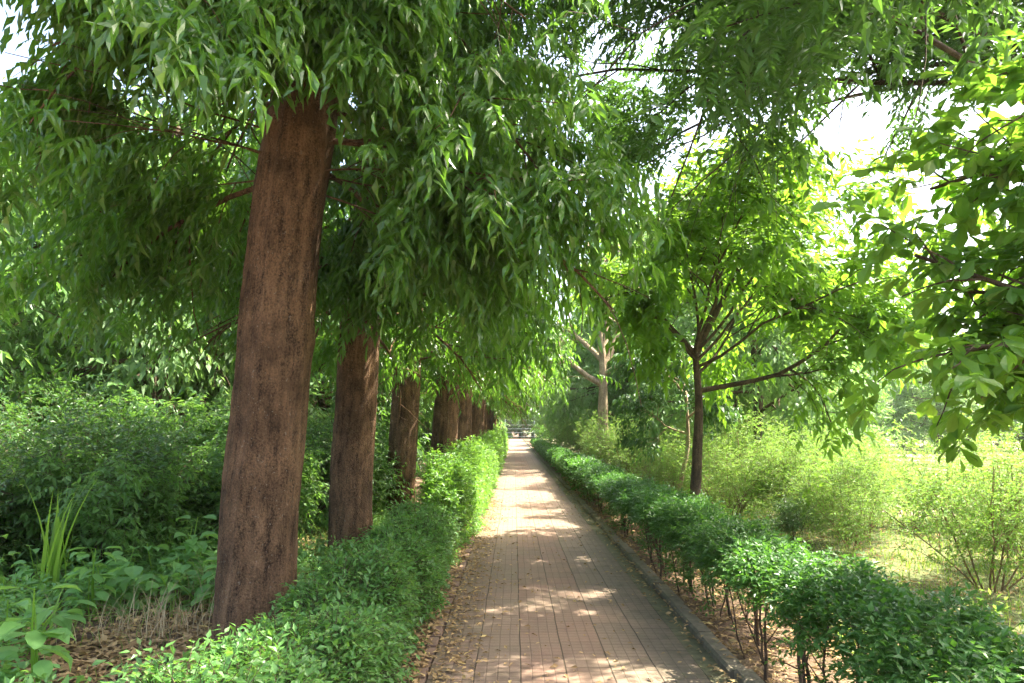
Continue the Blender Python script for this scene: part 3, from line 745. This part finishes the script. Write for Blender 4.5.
fe = dict(n=8, L=.05, W=.02, tmpl=LEAF2, shoot=.17, droop=.4, hang=.1, side=.9, fwd=.5, jit=.3)
yA = bush(81, .95, 1.45, M['yellow'], M['redstem'], 2, fe, nst=9, lean=.8, zlo=.25)
yB = bush(82, .8, 1.6, M['yellow'], M['redstem'], 2, fe, nst=8, lean=.7, zlo=.35)
ylab = 'yellow-green feathery bush in the thicket between the right hedge and the clearing'
for i, (x, yy, k, s) in enumerate([(3.6,12.6,0,.95), (4.6,12.2,1,.85), (5.5,13.4,0,1.0), (4.4,14.6,1,1.0), (6.6,14.6,0,.8), (5.6,16.2,1,1.05), (3.7,17.0,0,1.05), (7.2,17,1,.8),
        (4.6,19.5,0,1.1), (6.4,20,1,1.1), (3.6,22,1,1.1), (5.2,24,0,1.2), (3.4,26,0,1.1), (8.2,22,0,.8), (3.3,19.6,1,1.0), (4.2,30,0,1.3), (6.4,28,1,1.3), (2.9,34,0,1.2), (3.0,40,1,1.2), (5.2,11.3,1,.8), (6.4,12.2,0,.85), (7.6,12.8,1,.75), (7.0,10.6,0,.7)]):
    put_bush('feathery_bush', yA if k == 0 else yB, (x, yy, 0), i*1.9, s, ylab, group='feathery bushes right of the hedge')
put_bush('feathery_bush', yA, (4.75, 7.6, 0), 4.0, 1.02, 'nearest feathery bush with thin reddish stems at the right edge of the photo', group='feathery bushes right of the hedge')
put_bush('feathery_bush', yA, (4.55, 10.2, 0), 2.2, .72, 'low feathery bush with a brown bare base, right of the dark round bush', group='feathery bushes right of the hedge')
put_bush('feathery_bush', yA, (5.9, 8.7, 0), 1.2, .8, 'second feathery bush at the right edge, just behind the nearest one', group='feathery bushes right of the hedge')
dk = dict(n=6, L=.07, W=.034, tmpl=LEAF4, shoot=.16, droop=.2, hang=.1, side=.8, fwd=.6, jit=.4)
dA = bush(84, .9, 1.7, M['shrub'], M['stem'], 2, dk, nst=10, lean=.8, hollow=.25, zlo=.1)
put_bush('dark_round_bush', dA, (4.0, 10.9, 0), 0, .36, 'small dark round bush alone in front of the yellow-green thicket')
dB = bush(85, .9, 1.5, M['wood'], M['stem'], 2, dict(n=6, L=.12, W=.05, tmpl=LEAF4, shoot=.26, droop=.5, hang=.3, side=.8, fwd=.5, jit=.4), nst=8, lean=.8, hollow=.2, zlo=.1)
for i, (x, yy, s) in enumerate([(-4.4,8.3,.8), (-5.8,7.9,.75), (-3.3,9.4,.8), (-7.2,8.6,.95), (-2.9,12.6,.9), (-6.6,7.2,.7), (-4.9,11.4,1.2)]):
    put_bush('leafy_bush', dB, (x, yy, 0), i*1.4, s, 'fresh green larger-leaved bush among the dark bushes behind the undergrowth', group='leafy bushes behind the undergrowth')
for i, (x, yy, s) in enumerate([(-5.0,8.6,1.0), (-6.4,8.0,1.05), (-4.0,9.6,.95), (-7.6,9.3,1.2), (-5.7,10.6,1.15), (-3.4,11.8,1.0), (-9.0,8.3,1.1), (-4.0,14.5,1.1), (-3.2,18.5,1.0), (-7.2,12.2,1.3)]):
    put_bush('shaded_bush', dA, (x, yy, 0), i*1.1, s, 'dark small-leaved bush in the shade behind the undergrowth', group='dark bushes behind the undergrowth')

# pale broad-leaved plants in the left undergrowth
def broad_plant(seed, h, nl, L):
    r = np.random.default_rng(seed)
    gs, gf = Geo(), Geo()
    for k in range(3):
        a = r.uniform(0, 6.28); P, D = path_pts((.05*cos(a), .05*sin(a), -.05), (.35*cos(a), .35*sin(a), 1), h*r.uniform(.7, 1.1), 6, .08, (0, 0, -.2))
        tube(gs, P, np.linspace(.009, .004, len(P)), 5)
        n = nl
        t = r.uniform(.3, 1, n); i = np.minimum((t*6).astype(int), 5)
        q = P[i] + (P[i+1]-P[i])*(t*6-i)[:, None]
        an = r.uniform(0, 6.28, n)
        ld = np.stack([np.cos(an), np.sin(an), r.uniform(-.25, .45, n)], -1)
        tip = q + nrm(ld)*L*.5
        ribbon(gs, [q, (q+tip)/2 + UP*.01, tip], .003)
        leaves(gf, tip, ld - UP*.25, UP + r.uniform(-.35, .35, (n, 3)), L*r.uniform(.7, 1.2, n), L*.72*r.uniform(.7, 1.2, n), OVAL)
    return gs.mesh('plant_stems', M['tallgrass']), gf.mesh('plant_foliage', M['broad'])
bp = [broad_plant(91, .55, 9, .17), broad_plant(92, .7, 9, .14), broad_plant(93, .42, 8, .20)]
bpos = [(x, yy) for x, yy in zip(rng.uniform(-5.6, -2.5, 34), rng.uniform(6.2, 8.8, 34))]
for i, (x, yy) in enumerate(bpos + [(-2.75,4.6), (-3.0,4.2), (-3.35,5.2), (-4.4,5.9), (-3.9,5.4)]):
    if (x + 2)**2 + (yy - 5.7)**2 < .4: continue
    put_bush('broad_leaved_plant', bp[i % 3], (x, yy, 0), i*1.3, rng.uniform(.75, 1.15), 'low plant with pale broad bluish-green leaves in the left undergrowth', cat='plant', group='broad-leaved plants in the left undergrowth')

# clumps of tall grass
def grass_clump(seed, h, n, wdt, spread, br=.05):
    r = np.random.default_rng(seed); g = Geo()
    K = 6
    a = r.uniform(0, 6.28, n); o = np.stack([np.cos(a), np.sin(a), 0*a], -1)
    ln = h*r.uniform(.6, 1.1, n); bend = r.uniform(.3, 1.0, n)*spread
    s = np.stack([-np.sin(a), np.cos(a), 0*a], -1)
    base = np.stack([r.normal(0, br, n), r.normal(0, br, n), 0*a], -1)
    V = np.zeros((n, (K+1)*2, 3))
    for i in range(K+1):
        t = i/K
        c = base + UP*(ln*(t - .35*bend*t*t))[:, None] + o*(ln*bend*t*t*.8)[:, None]
        w = (wdt*(.6 + .4*sin(pi*min(1, t*1.3)))*(1 - t**3)*.5 + .0004)
        V[:, 2*i] = c - s*w; V[:, 2*i+1] = c + s*w
    f = np.array([(2*i, 2*i+1, 2*i+3, 2*i+2) for i in range(K)])
    g.add(V.reshape(-1, 3), (f[None] + (np.arange(n)*(K+1)*2)[:, None, None]).reshape(-1, 4))
    return g
gcl = [('bright green clump of tall grass in the left undergrowth, beside the bare litter patch', (-3.5,5.7,0), .55, 22, .02, 2.0),
       ('tuft of long grass at the left edge, in front of the pale broad leaves', (-3.3,4.55,0), .6, 60, .012, 1.2),
       ('tall single-stemmed grass with a pale tip standing among the broad leaves', (-4.15,6.9,0), 1.25, 16, .035, .35)]
for i, (lb, loc, h, n, w, sprd) in enumerate(gcl):
    o = grass_clump(100+i, h, n, w, sprd).obj('grass_clump', M['tallgrass']); o.location = loc; tag(o, lb, 'grass clump')
o = grass_clump(110, .5, 110, .005, 1.1, .22).obj('dry_stalks', M['dry']); o.location = (-2.75, 5.9, 0); tag(o, 'bundle of dry straw-coloured stalks on the bare litter patch', 'dry grass')
o = grass_clump(111, .6, 120, .005, 1.0, .22).obj('dry_stalks', M['dry']); o.location = (-2.62, 7.3, 0); tag(o, 'straw-coloured stalks standing between the first two trunks', 'dry grass')

# ------------------------------------------------------------------ ground cover, grass and litter (uncountable)
g = Geo()
n = 14000
x = rng.uniform(-7.5, -1.9, n); yy = rng.uniform(3.3, 16, n)
dens = np.sin(x*2.1+1)*np.sin(yy*1.7) + np.sin(x*.9+yy*1.3)
bare = (np.hypot((x+2.65)/.6, (yy-5.1)/.8) < 1)
ok = (dens > -.6) & ~bare
x, yy = x[ok], yy[ok]; n = len(x)
P = np.stack([x, yy, rng.uniform(0, .1, n)], -1)
D = np.stack([rng.uniform(-.6, .6, n), rng.uniform(-.6, .6, n), rng.uniform(.4, 1.2, n)], -1)
shoots(g, P, D, rng.uniform(.1, .42, n), 6, .075, .036, LEAF4, droop=.3, hang=.15, side=.8, fwd=.4, jit=.5, t0=.3)
n = 5200
x = rng.uniform(2.3, 11, n); yy = 4.2 + 18*rng.random(n)**1.3
ok = (np.sin(x*1.7+2)*np.sin(yy*1.3) + np.sin(x*.8-yy*1.1) > -.35) & ~((x > .46*yy) & (x > 3.6))
x, yy = x[ok], yy[ok]; n = len(x)
P = np.stack([x, yy, rng.uniform(0, .06, n)], -1)
D = np.stack([rng.uniform(-.5, .5, n), rng.uniform(-.5, .5, n), rng.uniform(.5, 1.3, n)], -1)
gw = Geo(); shoots(gw, P, D, rng.uniform(.1, .5, n), 7, .055, .022, LEAF2, droop=.4, hang=.15, side=.8, fwd=.4, jit=.5, t0=.25, stem=(gw, .002))
tag(gw.obj('weeds', M['yellow']), 'loose yellow-green weeds filling the ground behind the right hedge', 'weeds', kind='stuff')
tag(g.obj('undergrowth', M['herb']), 'tangled low green herbs covering the ground left of the trees', 'undergrowth', kind='stuff')

def blades(g, P, h, w, bend):
    n = len(P); a = rng.uniform(0, 6.28, n)
    o = np.stack([np.cos(a), np.sin(a), 0*a], -1); s = np.stack([-np.sin(a), np.cos(a), 0*a], -1)
    w = np.broadcast_to(w, (n,))[:, None]; h = h[:, None]
    b = rng.uniform(.1, bend, (n, 1))
    m = P + UP*h*.55 + o*h*b*.3; t = P + UP*h*(1-.25*b) + o*h*b
    V = np.stack([P - s*w, P + s*w, m + s*w*.8, m - s*w*.8, t], 1)
    off = np.arange(n)*5
    g.add(V.reshape(-1, 3), (np.array([[0,1,2,3]])[None] + off[:, None, None]).reshape(-1, 4), (np.array([[3,2,4]])[None] + off[:, None, None]).reshape(-1, 3))
g = Geo()
n = 90000
x = rng.uniform(2.3, 16, n); yy = 2.8 + 32*rng.random(n)**1.6
dens = np.sin(x*1.3+.5)*np.sin(yy*.8+1) + .6*np.sin(x*2.9+yy*2.1)
ok = rng.random(n) < np.clip(.55 + .5*dens, .12, 1)
x, yy = x[ok], yy[ok]; n = len(x)
blades(g, np.stack([x, yy, np.zeros(n)], -1), rng.uniform(.04, .16, n)*(1 + (yy > 12)*.6), .0035 + .0005*yy*.4, 1.2)
n = 14000
x = rng.uniform(-9, -1.8, n); yy = rng.uniform(3, 14, n)
bare = (np.hypot((x+2.6)/.9, (yy-5.2)/1.2) < 1) & (rng.random(n) < .85)
x, yy = x[~bare], yy[~bare]; n = len(x)
blades(g, np.stack([x, yy, np.zeros(n)], -1), rng.uniform(.08, .3, n), .004, 1.2)
tag(g.obj('grass', M['grass']), 'short sunlit grass on the clearing and between the plants', 'grass', kind='stuff')

def litter(g, x, yy, z, L):
    n = len(x); a = rng.uniform(0, 6.28, n)
    d = np.stack([np.cos(a), np.sin(a), rng.uniform(-.15, .35, n)], -1)
    leaves(g, np.stack([x, yy, z], -1), d, UP + rng.uniform(-.6, .6, (n, 3)), L, L*rng.uniform(.25, .5, n), LEAF4)
g = Geo()
# drifts against the left edge of the path, under the right hedge, a few stray leaves on the pavers, soil on the left
n = 3800; y1 = 2.5 + 30*rng.random(n)**1.7; litter(g, -.60 - np.abs(rng.normal(0, .12, n)), y1, rng.uniform(.005, .04, n), rng.uniform(.03, .09, n))
n = 2200; y1 = 3.2 + 14*rng.random(n)**1.6; litter(g, X0 + np.abs(rng.normal(0, .17, n)), y1, rng.uniform(.012, .022, n), rng.uniform(.025, .07, n))
n = 1100; y1 = 3.0 + 26*rng.random(n)**1.5; litter(g, rng.uniform(X0, 1.25, n), y1, rng.uniform(.012, .02, n), rng.uniform(.02, .065, n))
n = 1300; y1 = 3.0 + 20*rng.random(n)**1.5; litter(g, 1.24 + rng.random(n)**.7*.33, y1, rng.uniform(.012, .065, n), rng.uniform(.025, .07, n))
n = 7000; y1 = 2.5 + 22*rng.random(n)**1.6; litter(g, rng.uniform(1.56, 2.6, n), y1, rng.uniform(.01, .04, n), rng.uniform(.03, .09, n))
n = 6500; litter(g, rng.uniform(-5, -1.6, n), 3.0 + 8*rng.random(n)**1.2, rng.uniform(.03, .06, n), rng.uniform(.03, .11, n))
n = 2600; litter(g, rng.normal(-2.65, .5, n), rng.normal(5.1, .8, n), rng.uniform(.03, .07, n), rng.uniform(.03, .12, n))
n = 4000; litter(g, rng.uniform(2.6, 7.5, n), 4 + 9*rng.random(n), rng.uniform(.01, .04, n), rng.uniform(.03, .09, n))
tag(g.obj('leaf_litter', M['litter']), 'dry brown and yellow fallen leaves scattered along the path edges and soil', 'leaf litter', kind='stuff')

# far woods that close the view on every side (one mass)
g = Geo()
n = 26000
th = rng.uniform(radians(-75), radians(75), n); R = rng.uniform(125, 150, n)
hz = 15 + 5*np.sin(th*17) + 4*np.sin(th*41+1) + 2*np.sin(th*90)
P = np.stack([R*np.sin(th), R*np.cos(th), hz*rng.random(n)**.8], -1)
D = rnd(n) + UP*.2
shoots(g, P, D, rng.uniform(1, 2, n), 5, 1.3, .75, LEAF2, droop=.3, hang=.3, side=.8, jit=.6)
tag(g.obj('far_woods', M['wood']), 'far belt of woods closing the view beyond the clearing and the path', 'woods', kind='stuff')

# gate at the end of the path
root = empty('park_gate', (.9, PATH_END - .5, 0), label='pale metal gate with horizontal rails across the far end of the path', cat='gate')
mt = plain('pale_painted_metal', (.10,.13,.12), .6, .1, 30)
for sx in (-2.3, 2.3):
    g = Geo(); tube(g, [(sx,0,-.2),(sx,0,1.5),(sx,0,3.3)], .09, 10); tube(g, [(sx,0,3.3),(sx,0,3.36),(sx,0,3.42)], [.13,.13,.05], 10); g.obj('post', mt, root, True)
for z in (.4, 1.0, 1.6, 2.2, 3.0):
    g = Geo(); tube(g, [(-2.22,0,z),(0,0,z),(2.22,0,z)], .035, 8); g.obj('rail', mt, root, True)

# ------------------------------------------------------------------ the pale air of the far end
hm, t = newmat('pale_air')
v = N(t, 'ShaderNodeVolumePrincipled'); v.inputs['Color'].default_value = (.93, .97, .92, 1); v.inputs['Density'].default_value = .0003
v.inputs['Anisotropy'].default_value = .3
o = N(t, 'ShaderNodeOutputMaterial'); t.links.new(v.outputs[0], o.inputs['Volume'])
g = Geo(); box(g, (-200, -70, -1.2), (200, 175, 32))
tag(g.obj('haze', hm), 'pale bright haze in the distance', 'haze', kind='stuff')
